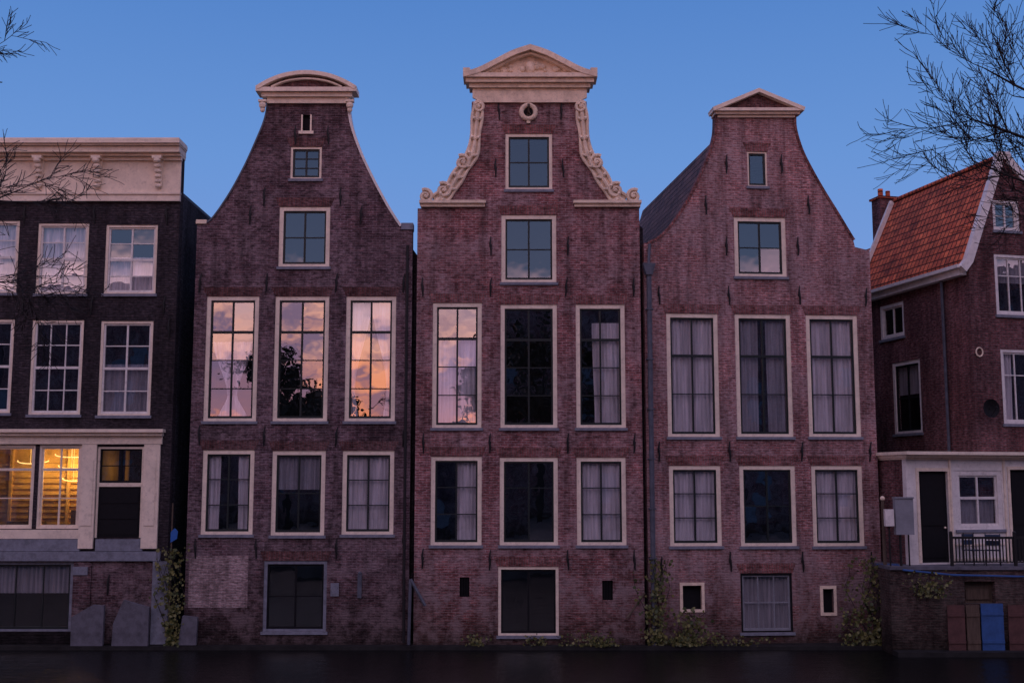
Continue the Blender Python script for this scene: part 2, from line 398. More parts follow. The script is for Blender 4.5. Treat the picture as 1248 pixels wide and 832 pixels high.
c.box(a,bb+.02,-.12,.0-.002,zz(246),zz(238)-.002); c.box(a,bb+.01,-.06,-.002,zz(235.5)+.002,zz(197))
c.box(a,bb+.03,-.16,-.002,zz(238),zz(235.5)); c.box(a,bb+.03,-.16,-.002,zz(197)+.002,zz(193)); c.box(a,bb+.04,-.30,.3,zz(193)+.002,zz(190)); c.box(a,bb+.05,-.46,.3,zz(190)+.002,zz(183)); c.box(a,bb+.07,-.56,.3,zz(183)+.002,zz(181)); c.box(a,bb+.09,-.64,.3,zz(181)+.002,zz(176))
c.box(a,bb+.07,-.6,.3,zz(176)+.002,zz(174.5))
c.make('cornice',M['cream'],h)
for px in (50,121,195,-25):
    x=P(px,210)[0]-wx
    k=MB().prism([(x-.10,zz(228)),(x+.10,zz(228)),(x+.14,zz(193)),(x-.14,zz(193))],-.16,-.062).box(x-.15,x+.15,-.42,-.062,zz(197),zz(193.5))
    for j in range(6):
        t=j/5; k.ball((x,-.16-.2*t*t,zz(228)+t*(zz(199)-zz(228))),.085+.02*t,1.2,.9,.9,8,5)
    k.make('console',M['cream'],h)
c=MB(); xr=P(196,600)[0]-wx
c.box(a,xr+.08,-.30,-.002,zz(527),zz(523)); c.box(a,xr+.03,-.20,-.002,zz(531),zz(527)-.002); c.box(a,xr,-.08,-.002,zz(541),zz(531)-.002)
def bx(q,y0,y1):
    u0,u1,w0,w1=rect(q); c.box(u0-wx,u1-wx,y0,y1,w0,w1)
bx((98.5,541.5,116.5,668),-.09,-.002); bx((174.5,541.5,194,668),-.09,-.002); bx((-80,645,98,656),-.07,-.002)
bx((101,560,114,640),-.11,-.091); bx((178,560,190,640),-.11,-.091)
c.make('shopfront',M['cream'],h)
c=MB(); bx((-80,656.5,98,671),-.07,-.002); bx((117,656.5,174,671),-.075,-.002); bx((-80,671.5,196,683),-.12,-.002); bx((90,690,108,700),-.1,-.002); bx((186,683.5,206,784),-.13,-.002); c.make('plinth',M['bluestone'],h)
c=MB(); bx((88.5,684,110,782),-.05,-.003); bx((110.5,684,185,784),-.015,-.003); c.make('base_wall',M['b1'],h)
anchors(h,wx,[(115,262),(30,262),(203,262),(28,372),(112,372),(200,372),(132,712),(206,400)])
x0,x1,z0,z1=rect((-70,542,112,660))
r=MB(); x0-=wx;x1-=wx
r.box(x0,x1,2.2,2.25,z0-.3,z1+.6); r.box(x0,x1,.4,2.2,z1+.6,z1+.65); r.box(x1,x1+.05,.4,2.2,z0-.3,z1+.65)
for j in range(14): r.box(x0+.1,x1-.02,2.13,2.2,z0-.1+j*.19,z0-.03+j*.19)
for j in range(6): r.box(x0+.2+j*.95,x0+.29+j*.95,2.06,2.2,z0-.2,z1+.55)
rm=r.make('lit_room',M['roomwarm'],h)
r=MB()
cxp=P(84,600)[0]-wx; r.box(cxp-.25,cxp+.2,.9,1.3,z0-.2,z0+.95); cxp=P(20,600)[0]-wx; r.box(cxp-.6,cxp+.5,.8,1.2,z0-.2,z0+.6).tube([(cxp+.1,1,z0+.6),(cxp+.1,1,z0+1.1)],.12,8)
r.make('dark_furniture',M['wood'],h)
for k,(px,zc_,rr) in enumerate(((70,zz(552),.62),(70,zz(566),.50),(72,zz(582),.40),(18,zz(560),.5))):
    cx_=P(px,560)[0]-wx
    pts=[(cx_+rr*math.cos(math.pi+t*math.pi/14),1.4-rr*.7*math.sin(t*math.pi/14)*.6,zc_-.10*math.sin(t*math.pi/14)) for t in range(15)]
    MB().tube(pts,.018,6).tube([(cx_,1.4-rr*.42,zc_-.10),(cx_,1.4-rr*.42,z1+.6)],.006,4).make('arc_lamp',M['lamp'],h)
for px,e in ((72,110),(15,26),(145,7)):
    ld=bpy.data.lights.new('room_light','POINT'); ld.energy=e; ld.color=(1,.58,.16); ld.shadow_soft_size=.2
    lo=bpy.data.objects.new('room_light',ld); COL.objects.link(lo); lo.parent=h; lo.location=(P(px,570)[0]-wx,1.5,zz(570))
# ================================================================ generic canal house builder
def house(label,wx,outline,wins,wall,sol,roofpoly,chev,rm='tile_dark',extra_holes=(),loc=None,rot=0,lean=0):
    h=top('canal_house',label,'house',loc or (wx,0,0),rot)
    holes=[]
    for q,k in wins:
        x0,x1,z0,z1=rect(q); kk=dict(lintel=sol); kk.update(k)
        window(h,x0-wx,x1-wx,z0,z1,**kk); holes.append([(x0-wx,z0),(x1-wx,z0),(x1-wx,z1),(x0-wx,z1)])
    for q in extra_holes:
        x0,x1,z0,z1=rect(q); holes.append([(x0-wx,z0),(x1-wx,z0),(x1-wx,z1),(x0-wx,z1)])
    MB().prism([(a-wx,b) for a,b in outline],0,.35,holes).make('facade_wall',M[wall],h)
    shell(h,wx,roofpoly,rm,chev=chev,wmat='b0',lean=lean)
    return h
# ---------------------------------------------------------------- house with segmental pediment
xl=P(236,400)[0]; xr=P(501.5,400)[0]
lc=cr(PX([(252,272),(262,263),(281,235),(299,202),(313,171),(322,149),(326,132),(326,120)]))
rc=cr(PX([(424,120),(424,132),(428,155),(439,186),(454,218),(470,248),(481,266),(488,276)]))
out=[(xl,-.5),(xl,zz(273)),P(250,273)]+lc+rc+[P(489,280),(xr,zz(280)),(xr,-.5)]
T=dict(cols=2,rows=(.27,.51,.75),thick=(0,))
wins=[((354,179,392,218),dict(cols=2,rows=(.33,.66),fw=.07,sill=True)),
((340,252,402,325),dict(cols=2,rows=(.5,),cur='none',cm='curt2')),
((250,361,314,513),dict(cur='swag',**T)),((334,361,400,513),dict(**T)),((421,361,482,513),dict(cur='tied',**T)),
((246,548,309,651),dict(cols=2,rows=(.33,.66),cur='wide')),((331,549,396,652),dict(cols=2,rows=(.5,),cur='blind',cm='curt2')),((417,549,480,651),dict(cols=2,rows=(.33,.66),cur='full')),
((321,683,398,769),dict(cols=2,rows=(.5,),fmat='bluestone',fw=.1,smat='black'))]
we=P(375,500)[0]
rp=[P(320,200),P(334,145),P(416,145),P(430,200)]
h=house('brown brick canal house with bell gable and arched pediment',we,out,wins,'b1','s1',
 [(xl,-.5),(xr+.2,-.5),(xr+.2,zz(312))]+rp[::-1]+[(xl,zz(312))],[(xl,zz(312))]+rp+[(xr,zz(312))],extra_holes=[(369,140,378,160)])
MB().band([(a-we,b) for a,b in lc],.05,-.04,.37,.8).make('coping',M['lead'],h)
MB().band([(a-we,b) for a,b in rc],.08,-.04,.37,.8).make('coping',M['white'],h)
MB().box(xl-we-.03,P(252,272)[0]-we,-.05,.37,zz(273)+.002,zz(268)).make('shoulder_cap',M['stone'],h)
MB().box(P(489,280)[0]-we,xr-we+.02,-.05,.37,zz(280)+.002,zz(272)).make('shoulder_cap',M['bluestone'],h)
x0,x1,z0,z1=rect((369,140,378,160)); MB().box(x0-we,x1-we,.12,.14,z0,z1).make('niche_shutter',M['black'],h)
MB().box(x0-we-.12,x1-we+.12,-.06,.1,z0-.1,z0-.003).box(x0-we-.05,x0-we,-.02,.1,z0,z1).box(x1-we,x1-we+.05,-.02,.1,z0,z1).make('niche_frame',M['cream'],h)
c=MB()
def Q(px,py): a=P(px,py); return (a[0]-we,a[1])
c.prism([Q(326,127),Q(424,127),Q(424,120),Q(326,120)],-.10,-.002)
c.prism([Q(320,120),Q(430,120),Q(430,115),Q(320,115)],-.20,.36)
c.prism([Q(314,115),Q(436,115),Q(436,110),Q(314,110)],-.32,.36)
arc=cr(PX([(314,109),(330,100),(350,93),(375,90),(400,93),(420,100),(436,109)]),5)
arc=[(a-we,b) for a,b in arc]
c.band(arc,.13,-.34,.36,.0); 
arc2=cr(PX([(332,108),(350,101),(375,98),(400,101),(418,108)]),5); arc2=[(a-we,b) for a,b in arc2]
c.band(arc2,.05,-.24,.3,.2)
c.make('pediment',M['cream'],h)
MB().prism([(a,b-.06) for a,b in arc]+[],-.12,.3).make('tympanum',M['s1'],h)
for px in (321,427):
    x,z=Q(px,129); MB().ball((x,-.12,z-.02),.12,1,.8,1.1).ball((x,-.1,z-.16),.085,1,.8,1.2).box(x-.13,x+.13,-.2,-.003,z+.08,z+.15).make('capital',M['cream'],h)
anchors(h,we,[(322,240),(415,240),(244,345),(325,345),(410,345),(492,345),(243,530),(322,532),(410,532),(492,532),(238,668),(312,668),(410,668),(492,660),(360,165),(400,165),(305,262),(440,262)])
x0,x1,z0,z1=rect((230,677,302,740)); MB().box(x0-we,x1-we,-.006,.02,z0,z1).make('brick_repair',M['pale'],h)
x0,x1,z0,z1=rect((403,710,413,726)); p=MB().box(x0-we,x1-we,-.03,.02,z0,z1); p.box(x0-we+.04,x1-we-.04,-.04,-.031,z0+.06,z1-.06); p.make('wall_plaque',M['bluestone'],h)
x0,x1,z0,z1=rect((436,698,441,728)); MB().box(x0-we,x1-we,-.08,.0-.002,z0,z1).ball(((x0+x1)/2-we,-.04,z1),.06).make('wall_post',M['lead'],h)
x=P(497,300)[0]-we; MB().tube([(x,-.08,zz(300)),(x,-.08,zz(700)),(x+.02,-.1,.2)],.045,8).make('drainpipe',M['iron'],h)
# ---------------------------------------------------------------- house with carved neck gable
xl=P(507.5,400)[0]; xr=P(781,400)[0]
lsc=cr(PX([(530,248),(546,236),(556,218),(568,203),(574,185),(574,160),(575,124)]))
rsc=cr(PX([(715,124),(716,160),(716,185),(722,203),(735,218),(745,236),(760,248)]))
out=[(xl,-.5),(xl,zz(254)),(P(530,254)[0],zz(254))]+lsc+rsc+[(P(760,254)[0],zz(254)),(xr,zz(254)),(xr,-.5)]
T=dict(cols=2,rows=(.27,.51,.75),thick=(0,))
wins=[((616,163,673,231),dict(cols=2,rows=(.5,),fw=.1)),((611,262,678,344),dict(cols=2,rows=(.5,),cur='none')),
((527,369,587,521),dict(cur='halflow',**T)),((610,371,679,521),dict(cur='none',**T)),((702,371,762,521),dict(cur='mostright',**T)),
((525,556,587,664),dict(cols=2,rows=(.33,.66),cur='right')),((609,557,680,664),dict(cols=2,rows=(.33,),cur='none',cm='curt2')),((703,557,763,664),dict(cols=2,rows=(.33,.66),cur='full')),
((607,690,681,774),dict(cols=2,rows=(),fmat='cream',fw=.09,smat='black'))]
we=P(646,500)[0]
rp=[P(584,215),P(590,140),P(701,140),P(707,215)]
h=house('red brown brick canal house with carved cream neck gable',we,out,wins,'b2','s2',
 [(xl,-.5),(xr+.15,-.5),(xr+.15,zz(275))]+rp[::-1]+[(xl,zz(275))],[(xl,zz(275))]+rp+[(xr,zz(275))],extra_holes=[(560,703,572,727),(734,707,747,731)])
for q in ((560,703,572,727),(734,707,747,731)):
    x0,x1,z0,z1=rect(q); g=MB().box(x0-we,x1-we,.1,.12,z0,z1)
    for j in range(3): xx=x0-we+(x1-x0)*(j+1)/4; g.box(xx-.015,xx+.015,.03,.06,z0,z1)
    g.make('vent_grille',M['black'],h)
for a,b in ((513,591),(700,780)):
    c=MB()
    x0=P(a,250)[0]-we; x1=P(b,250)[0]-we
    c.box(x0,x1,-.12,.36,zz(253)+.004,zz(249)); c.box(x0-.04,x1+.03,-.2,.36,zz(249)+.003,zz(245.5))
    c.make('shoulder_cornice',M['stone'],h)
c=MB()
c.prism([Q(588,126),Q(702,126),Q(715,120),Q(715,109),Q(576,109),Q(576,120)],-.10,-.002)
c.prism([Q(572,109),Q(719,109),Q(719,104),Q(572,104)],-.2,.36)
c.prism([Q(568,104),Q(723,104),Q(723,99),Q(568,99)],-.32,.36)
c.prism([Q(565,99),Q(727,99),Q(727,94),Q(565,94)],-.42,.36)
top_l=cr(PX([(565,93),(583,88),(605,77),(625,67),(646,60)]),4); top_r=cr(PX([(646,60),(667,67),(687,77),(709,88),(727,93)]),4)
tl=[(a-we,b) for a,b in top_l]; tr=[(a-we,b) for a,b in top_r][1:]
c.band(tl+tr,.17,-.44,.36,.0); c.band([(a,b-.20) for a,b in (tl+tr)[3:-3]],.07,-.3,.3,.0)
c.box(tl[0][0],tl[0][0]+.22,-.41,.3,zz(94)+.003,zz(88)); c.box(tr[-1][0]-.22,tr[-1][0],-.41,.3,zz(94)+.003,zz(88))
c.make('pediment',M['stone'],h)
c=MB().prism([(a,b-.1) for a,b in tl+tr][2:-2],-.1,.3)
x,z=Q(646,84); 
for j in range(26):
    t=random.uniform(-1,1); c.ball((x+t*1.25,-.12,z-.12+(1-abs(t))*random.uniform(-.05,.32)),random.uniform(.05,.1),1.3,.8,1,7,5)
c.ball((x,-.14,z),.17,1,.6,1.2)
c.make('tympanum_relief',M['stone'],h)
def spiral(cx,cz,r0,turns,d,y=-.10,a0=0):
    pts=[]
    for i in range(26):
        t=i/25; a=a0+d*t*turns*2*math.pi; r=r0*(1-.85*t); pts.append((cx+r*math.cos(a),y-.06*t,cz+r*math.sin(a)))
    return pts
for sgn in (-1,1):
    c=MB(); cxp=645.5
    def S(px,py):
        dx=abs(px-cxp)*sgn; a=P(cxp+dx,py); return (a[0]-we,a[1])
    path=cr([S(px,py) for px,py in [(531,246),(543,238),(552,226),(561,211),(570,199),(577,184),(580,160),(582,140),(583,126)]],6)
    n=len(path)
    wd=[.46-.14*(i/(n-1))+.04*math.sin(i*.5) for i in range(n)]
    c.band(path,wd,-.06,.36,.5)
    for s2,rr in ((-.42,.05),(0,.065),(.42,.05)):
        rib=[]
        for i,p in enumerate(path):
            a=path[max(0,i-1)]; b=path[min(n-1,i+1)]; dv=Vector((b[0]-a[0],b[1]-a[1])).normalized(); nn=Vector((-dv.y,dv.x))
            rib.append((p[0]+nn.x*wd[i]*s2,-.08,p[1]+nn.y*wd[i]*s2))
        c.tube(rib,[rr*(1+.15*math.sin(i*.5)) for i in range(n)],7)
    for i in range(3,n-1,6):
        p=path[i]; a=path[max(0,i-1)]; b=path[min(n-1,i+1)]; dv=Vector((b[0]-a[0],b[1]-a[1])).normalized(); nn=Vector((-dv.y,dv.x))
        for s2 in (-.24,.24):
            q0=Vector((p[0],p[1])); q1=q0+nn*wd[i]*s2*1.9+dv*.18
            c.tube([(q0.x,-.1,q0.y),((q0.x+q1.x)/2,-.15,(q0.y+q1.y)/2),(q1.x,-.09,q1.y)],[.03,.055,.02],6)
    for (px,py,r,tn) in ((519,240,.23,1.6),(541,233,.26,1.5),(564,199,.25,1.5),(583,132,.19,1.4)):
        x,z=S(px,py); c.tube(spiral(x,z,r,tn,sgn,a0=1.0 if sgn>0 else 2.1),[.065-.03*i/25 for i in range(26)],6); c.ball((x,-.12,z),.07)
        c.tube([(x,-.05,z),(x,.3,z)],r*.85,12)
    c.make('scroll_ornament',M['stone'],h)
c=MB(); x,z=Q(644,137)
ring=[(x+.23*math.cos(t*math.pi/8),-.04,z+.23*math.sin(t*math.pi/8)) for t in range(17)]
c.tube(ring,.08,8); c.box(x-.09,x+.09,-.08,-.003,z+.22,z+.38); c.box(x-.06,x+.06,-.07,-.003,z-.38,z-.24)
oc=c.make('oculus_ring',M['stone'],h,smooth=False)
MB().ball((x,-.0,z),.17,1,.12,1).make('oculus_opening',M['black'],oc)
MB().box(x-.04,x+.04,-.75,.0,z-.06,z+.04).tube([(x,-.68,z-.05),(x,-.68,z-.2),(x+.06,-.68,z-.28),(x,-.68,z-.33),(x-.06,-.68,z-.28)],.015,6).make('hoist_beam',M['wood'],h)
anchors(h,we,[(608,135),(684,135),(604,205),(686,205),(598,300),(692,300),(515,350),(598,350),(690,350),(772,350),(516,540),(597,540),(692,540),(773,540),(515,680),(597,682),(692,682),(773,682)])
# ---------------------------------------------------------------- rosy bell gable house (turned slightly along the canal bend)
x_,_z=P(787,450); RA=math.radians(4.5)
O3=Vector((x_,0,0)); ROT=(O3,RA); ZPX=922
xl=0.0; xr=P(1064,420)[0]
lc=cr(PX([(790,297),(806,288),(824,268),(840,243),(854,215),(866,186),(873,162),(874,140)]))
rc=cr(PX([(968,140),(969,158),(977,184),(990,210),(1005,236),(1020,260),(1032,280),(1040,293)]))
out=[(xl,-.5),(xl,zz(298))]+lc+rc+[P(1042,301),(xr,zz(303)),(xr,-.5)]
T=dict(cols=2,rows=(.33,.66),thick=(0,))
wins=[((911,185,935,227),dict(cols=1,rows=(),fw=.05,sill=True)),((895,265,958,337),dict(cols=2,rows=(.5,),cur='none')),
((813,382,876,532),dict(cur='full',**T)),((897,383,965,532),dict(cur='parted',cm='curt2',**T)),((984,384,1047,532),dict(cur='full',**T)),
((816,567,879,665),dict(cols=2,rows=(.33,.66),cur='full')),((902,567,970,665),dict(cols=2,rows=(.5,),cur='none')),((990,567,1052,665),dict(cols=2,rows=(.33,.66),cur='full')),
((903,698,966,770),dict(cols=3,rows=(.5,),cur='full',cm='curt2',fmat='black',fw=.06,smat='grey'))]
we=0.0
h=house('rosy brick canal house with bell gable and small triangular pediment',we,out,wins,'b3','s2',
 [(xl+.1,-.5),(xr,-.5),(xr,zz(330)),P(1000,250),P(964,185),P(882,185),P(850,255),(xl+.15,zz(312))],
 [(xl-.02,zz(302))]+PX([(806,291),(825,270),(841,245),(855,217),(867,189),(872,172)])+PX([(960,182),(990,222),(1015,262)])+[(xr-.1,zz(318))],
 extra_holes=[(832,713,855,742),(1003,717,1016,746)],loc=O3,rot=RA,lean=-.045)
MB().band([(a-we,b) for a,b in lc],.08,-.03,.37,.8).make('coping',M['s2'],h)
MB().band([(a-we,b) for a,b in rc],.08,-.03,.37,.8).make('coping',M['s2'],h)
c=MB()
c.prism([Q(874,144),Q(968,144),Q(968,141),Q(874,141)],-.08,.36)
c.prism([Q(870,141),Q(973,141),Q(973,138),Q(870,138)],-.18,.36)
c.prism([Q(867,138),Q(977,138),Q(977,134.5),Q(867,134.5)],-.28,.36)
c.band([Q(866,134),Q(922,111),Q(978,134)],.13,-.3,.36,.0)
c.make('pediment',M['cream'],h)
MB().prism([Q(874,134),Q(922,114),Q(970,134)],-.1,.3).make('tympanum',M['s1'],h)
for q in ((832,713,855,742),(1003,717,1016,746)):
    x0,x1,z0,z1=rect(q); x0-=we;x1-=we
    c=MB().box(x0-.09,x0,-.03,.1,z0-.09,z1+.09).box(x1,x1+.09,-.03,.1,z0-.09,z1+.09).box(x0,x1,-.028,.1,z1,z1+.09).box(x0,x1,-.028,.1,z0-.09,z0)
    v=c.make('vent_frame',M['stone'],h); MB().box(x0,x1,.15,.17,z0,z1).make('vent_shutter',M['black'],v)
x=P(790,350)[0]-we-.0
c=MB().tube([(x,-.14,zz(330)),(x,-.14,zz(560)),(x,-.14,.1)],.08,8).prism([(x-.2,zz(324)),(x+.2,zz(324)),(x+.1,zz(338)),(x-.1,zz(338))],-.26,-.0).tube([(x,-.12,zz(324)),(x+.05,-.05,zz(300))],.05,8)
for py in (380,440,500,560,620,680,740): c.box(x-.11,x+.11,-.23,-.0,zz(py),zz(py)+.04)
c.make('drainpipe',M['lead'],h)
anchors(h,we,[(885,200),(952,200),(885,300),(972,300),(803,360),(888,360),(974,360),(1055,362),(803,550),(889,550),(977,550),(1060,550),(806,690),(890,684),(978,684),(1062,684),(860,250),(985,250)])
ROT=None; ZPX=600
# ================================================================ HOUSE at the bend, red tiled roof
ang=math.radians(13.9)
K=Vector((P(1184,400,.5)[0],.5,0)); ux=Vector((math.cos(ang),math.sin(ang),0)); uy=Vector((-math.sin(ang),math.cos(ang),0))
h=top('gabled_house','dark red brick house with steep red tiled roof and white verge','house',K,ang)
def FR(px,py,d=0):
    p=hit(px,py,K+uy*d,uy)-K; return (p.dot(ux),p.z)
def SD(px,py,d=0):
    p=hit(px,py,K+ux*d,ux)-K; return (-p.dot(uy),p.z)
ze=SD(1178,322)[1]; LN=6.3
ax,az=FR(1222,193)
XR=5.2
holes=[]
def wf(q,**k):
    x0,zt=FR(q[0],q[1]); x1,_=FR(q[2],q[1]); _,zb=FR(q[0],q[3]); window(h,x0,x1,zb,zt,**k); holes.append([(x0,zb),(x1,zb),(x1,zt),(x0,zt)])
wf((1209,243,1241,280),cols=2,rows=(.5,),fw=.09,fmat='white',smat='white')
wf((1211,309,1262,383),cols=3,rows=(.33,),fw=.1,fmat='white',smat='white',cur='blind',cm='curt2')
wf((1219,425,1270,516),cols=3,rows=(.33,),fw=.1,fmat='white',smat='white',cur='wide')
MB().prism([(0,0),(XR,0),(XR,ze),(ax+.15,az),(ax-.15,az),(0,ze)],0,.3,holes).make('facade_wall',M['b4'],h)
holes=[]
def ws(q,**k):
    x0,zt=SD(q[0],(q[1])); x1,_=SD(q[2],q[1]); _,zb=SD((q[0]+q[2])/2,q[3]); window(h,x0,x1,zb,zt,rot=-math.pi/2,loc=(0,0,0),**k); holes.append([(x0,zb),(x1,zb),(x1,zt),(x0,zt)])
ws((1072,374,1101,412),cols=2,rows=(),fw=.12,fmat='white',smat='white')
ws((1087,443,1121,528),cols=2,rows=(.5,),fw=.12,fmat='white',smat='black',cur='blind',cm='curt2')
MB().prism([(-LN-6,0),(-.302,0),(-.302,ze),(-LN-6,ze)],0,.3,holes).make('side_wall',M['b4'],h,rot=-math.pi/2)
MB().box(1.5,1.6,.3,11,0,ze).box(.3,XR,5,5.1,0,ze).make('interior_wall',M['room'],h)
MB().box(XR-.3,XR,.302,LN,0,ze).box(.302,XR-.302,LN,LN+.2,0,ze).make('rear_wall',M['b4'],h)
c=MB()
c.prism([(-.22,ze-.02),(ax,az-.08),(XR+.2,ze-.02),(XR+.2,ze+.14),(ax,az+.1),(-.22,ze+.14)],.12,LN)
rf=c.make('roof',M['tile_red'],h)
c=MB(); c.tube([(ax,.12,az+.1),(ax,LN,az+.1)],.1,8); c.make('ridge_tiles',M['tile_red'],rf)
c=MB(); c.band([(-.28,ze-.15),(-.05,ze+.12),(ax-.22,az-.1),(ax-.2,az+.12),(ax+.2,az+.12),(ax+.25,az-.05),(XR,ze+.1)],.27,-.09,.118,.3); c.box(ax-.2,ax+.2,-.12,.2,az+.1,az+.2)
c.make('verge_board',M['white'],h)
c=MB(); c.band([(-.26,ze-.12),(ax,az+.0)],.30,LN+.002,LN+.12,.7); c.make('rear_verge_board',M['white'],h)
c=MB(); c.box(-.26,-.003,.12,LN,ze-.35,ze-.03); c.box(-.42,-.26,.0,LN,ze-.14,ze-.03); c.make('gutter',M['white'],h)
c=MB(); c.tube([(-.12,1.3,ze-.3),(-.12,1.3,2.2)],.05,8); c.make('drainpipe',M['lead'],h)
cx0=ax-.1; cy0=LN+.3
c=MB(); c.box(cx0-.36,cx0+.36,cy0,cy0+.6,az-2.4,az+.25)
ch=c.make('chimney',M['b4'],h); MB().box(cx0-.43,cx0+.43,cy0-.07,cy0+.67,az+.25,az+.33).tube([(cx0-.15,cy0+.3,az+.3),(cx0-.15,cy0+.3,az+.68)],.10,8).tube([(cx0+.17,cy0+.3,az+.3),(cx0+.17,cy0+.3,az+.62)],.09,8).make('chimney_pot',M['tile_red'],ch)
c=MB(); c.prism([(-.5,ze+.1),(ax+.2,az-1.3),(XR,ze-.1)],LN+.25,LN+6); c.make('rear_roof',M['tile_red'],h)
x,z=FR(1200,498); c=MB()
vs=[];fs=[]
for i in range(4):
    for k in range(14):
        r=.3*i/3; vs.append((x+r*math.cos(k*math.pi/7),-.35-.25*r*r*4+.1,z+r*math.sin(k*math.pi/7)))
for i in range(3):
    for k in range(14): fs.append((i*14+k,i*14+(k+1)%14,(i+1)*14+(k+1)%14,(i+1)*14+k))
c.add(vs,fs); c.tube([(x,-.28,z),(x,0,z-.1)],.02,6); c.tube([(x,-.3,z-.25),(x,-.6,z)],.01,5); c.ball((x,-.6,z),.04)
c.make('satellite_dish',M['black'],h)
x,z=FR(1193,429); c=MB(); c.tube([(x+.12*math.cos(t*math.pi/8),-.03,z+.14*math.sin(t*math.pi/8)) for t in range(17)],.025,6); c.make('wall_ring',M['stone'],h)
# ================================================================ quay block + annex
QY=-1.25
qx0=P(1086,740,QY)[0]; qz=P(600,694,QY)[1]
x0,x1,z0,z1=rect((1176,708,1213,735),QY)
qh=[(x0-qx0,z0),(x1-qx0,z0),(x1-qx0,z1),(x0-qx0,z1)]
qw=top('quay_wall','mossy old brick quay wall carrying a small terrace','wall',(qx0,QY,0))
MB().prism([(0,-.5),(26,-.5),(26,qz),(0,qz)],0,.4,[qh]).make('wall',M['bq'],qw)
MB().box(0,26,-.06,13,qz+.002,qz+.10).make('terrace_slab',M['slab'],qw)
MB().box(-.0,.3,.402,12,-.5,qz).box(.3,26,1.2,1.3,-.5,qz-.01).make('side_wall',M['bq'],qw)
MB().box(qh[0][0],qh[1][0],.25,.28,qh[0][1],qh[2][1]).box(qh[0][0]+.1,qh[1][0]-.1,.2,.25,qh[0][1]+.1,qh[2][1]-.25).make('hatch',M['wood'],qw)
A=Vector((P(1106,620,-.7)[0],-.7,0))
an=top('low_annex','low white rendered annex with flat moulded roof on the terrace','building',A,ang)
def FA(px,py): p=hit(px,py,A,uy)-A; return (p.dot(ux),p.z)
zt=FA(1180,560)[1]; zb=qz+.104
holes=[]
def wa(q,bottom=None,**k):
    x0,zt_=FA(q[0],q[1]); x1,_=FA(q[2],q[1]); _,zb_=FA(q[0],q[3]); zb_=bottom if bottom else zb_
    if k: window(an,x0,x1,zb_,zt_,**k)
    holes.append([(x0,zb_),(x1,zb_),(x1,zt_),(x0,zt_)]); return x0,x1,zb_,zt_
wa((1163,573,1220,645),cols=2,rows=(.45,),thick=(0,),fw=.15,fmat='white',smat='white',cur='blindlow',cm='curt2')
dq=wa((1119,574,1154,690),bottom=zb+.05)
dq2=wa((1230,572,1262,690),bottom=zb+.05)
MB().prism([(0,zb),(9,zb),(9,zt),(0,zt)],0,.2,holes).make('facade_wall',M['white'],an)
MB().box(0.02,.2,.202,4.5,zb,zt).box(1.0,9,1.9,2,zb,zt).make('side_wall',M['b4'],an)
MB().box(-.04,9,-.1,3,zt+.003,zt+.06).box(-.10,9,-.22,3,zt+.062,zt+.14).box(-.18,9,-.36,3,zt+.142,zt+.24).make('cornice',M['cream'],an)
for i,(a,b,z0,z1) in enumerate((dq,dq2)):
    MB().box(a-.09,a-.001,-.03,-.002,zb+.05,z1+.1).box(b+.001,b+.09,-.03,-.002,zb+.05,z1+.1).box(a,b,-.028,-.002,z1+.001,z1+.1).make('door_frame',M['cream'],an)
    d=MB().box(a+.01,b-.01,.08,.13,z0,z1-.01).box(a+.1,b-.1,.06,.09,z0+.15,z0+1.0).box(a+.1,b-.1,.06,.09,z0+1.12,z1-.12)
    dd=d.make('door',M['black'],an); MB().ball((b-.12,.04,z0+1.05),.035).make('handle',M['stone'],dd)
x0_,_=FA(1160,620); x1_,_=FA(1225,620)
MB().box(x0_-.05,x0_-.0,-.06,-.002,zb,zt).box(x1_-.02,x1_+.05,-.04,-.002,zb,zt).box(x0_+.04,x1_-.04,-.03,-.002,zb+.1,zb+.17).box(x0_+.04,x1_-.04,-.03,-.002,zb+.55,zb+.6).make('pilaster',M['cream'],an)
x0=P(1160,680,QY)[0]; rl=top('terrace_railing','black iron railing along the edge of the brick terrace','railing',(x0,QY+.1,qz+.104))
c=MB(); L=8
c.box(0,L,-.025,.025,.80,.87); c.box(0,L,-.015,.015,.1,.14); c.make('rail',M['iron'],rl)
c=MB()
for i in range(int(L/.10)): c.box(i*.10+.06,i*.10+.095,-.012,.012,.14,.80)
c.make('balusters',M['iron'],rl)
for i in range(5):
    c=MB().box(i*1.9,i*1.9+.08,-.04,.04,.0,.95).ball((i*1.9+.04,0,.98),.055); c.make('post',M['iron'],rl)
def chair(x,y,z,rot,lab):
    o=top('chair',lab,'chair',(x,y,z),rot,'chairs on the terrace')
    MB().box(-.22,.22,-.2,.2,.43,.46).make('seat',M['chairblue'],o)
    c=MB(); c.box(-.22,.22,.2,.23,.6,.74); c.box(-.22,.22,.22,.25,.78,.92); c.make('backrest',M['chairblue'],o)
    for sx in (-.2,.2):
        for sy in (-.18,.2):
            MB().tube([(sx,sy,0),(sx,sy*.98,.43 if sy<0 else .95)],.014,6).make('leg',M['iron'],o)
chair(P(1185,680,-.6)[0],-.75,qz+.104,.4,'dark blue slatted garden chair behind the terrace railing')
chair(P(1207,680,-.6)[0],-.8,qz+.104,2.8,'dark blue slatted garden chair behind the terrace railing')
led=MB().box(-40,qx0-.01,-.32,.5,-.4,.12).box(qx0-.01,40,QY-.5,QY,-.4,.14).make('quay_ledge',M['ledge']); led["kind"]="structure"
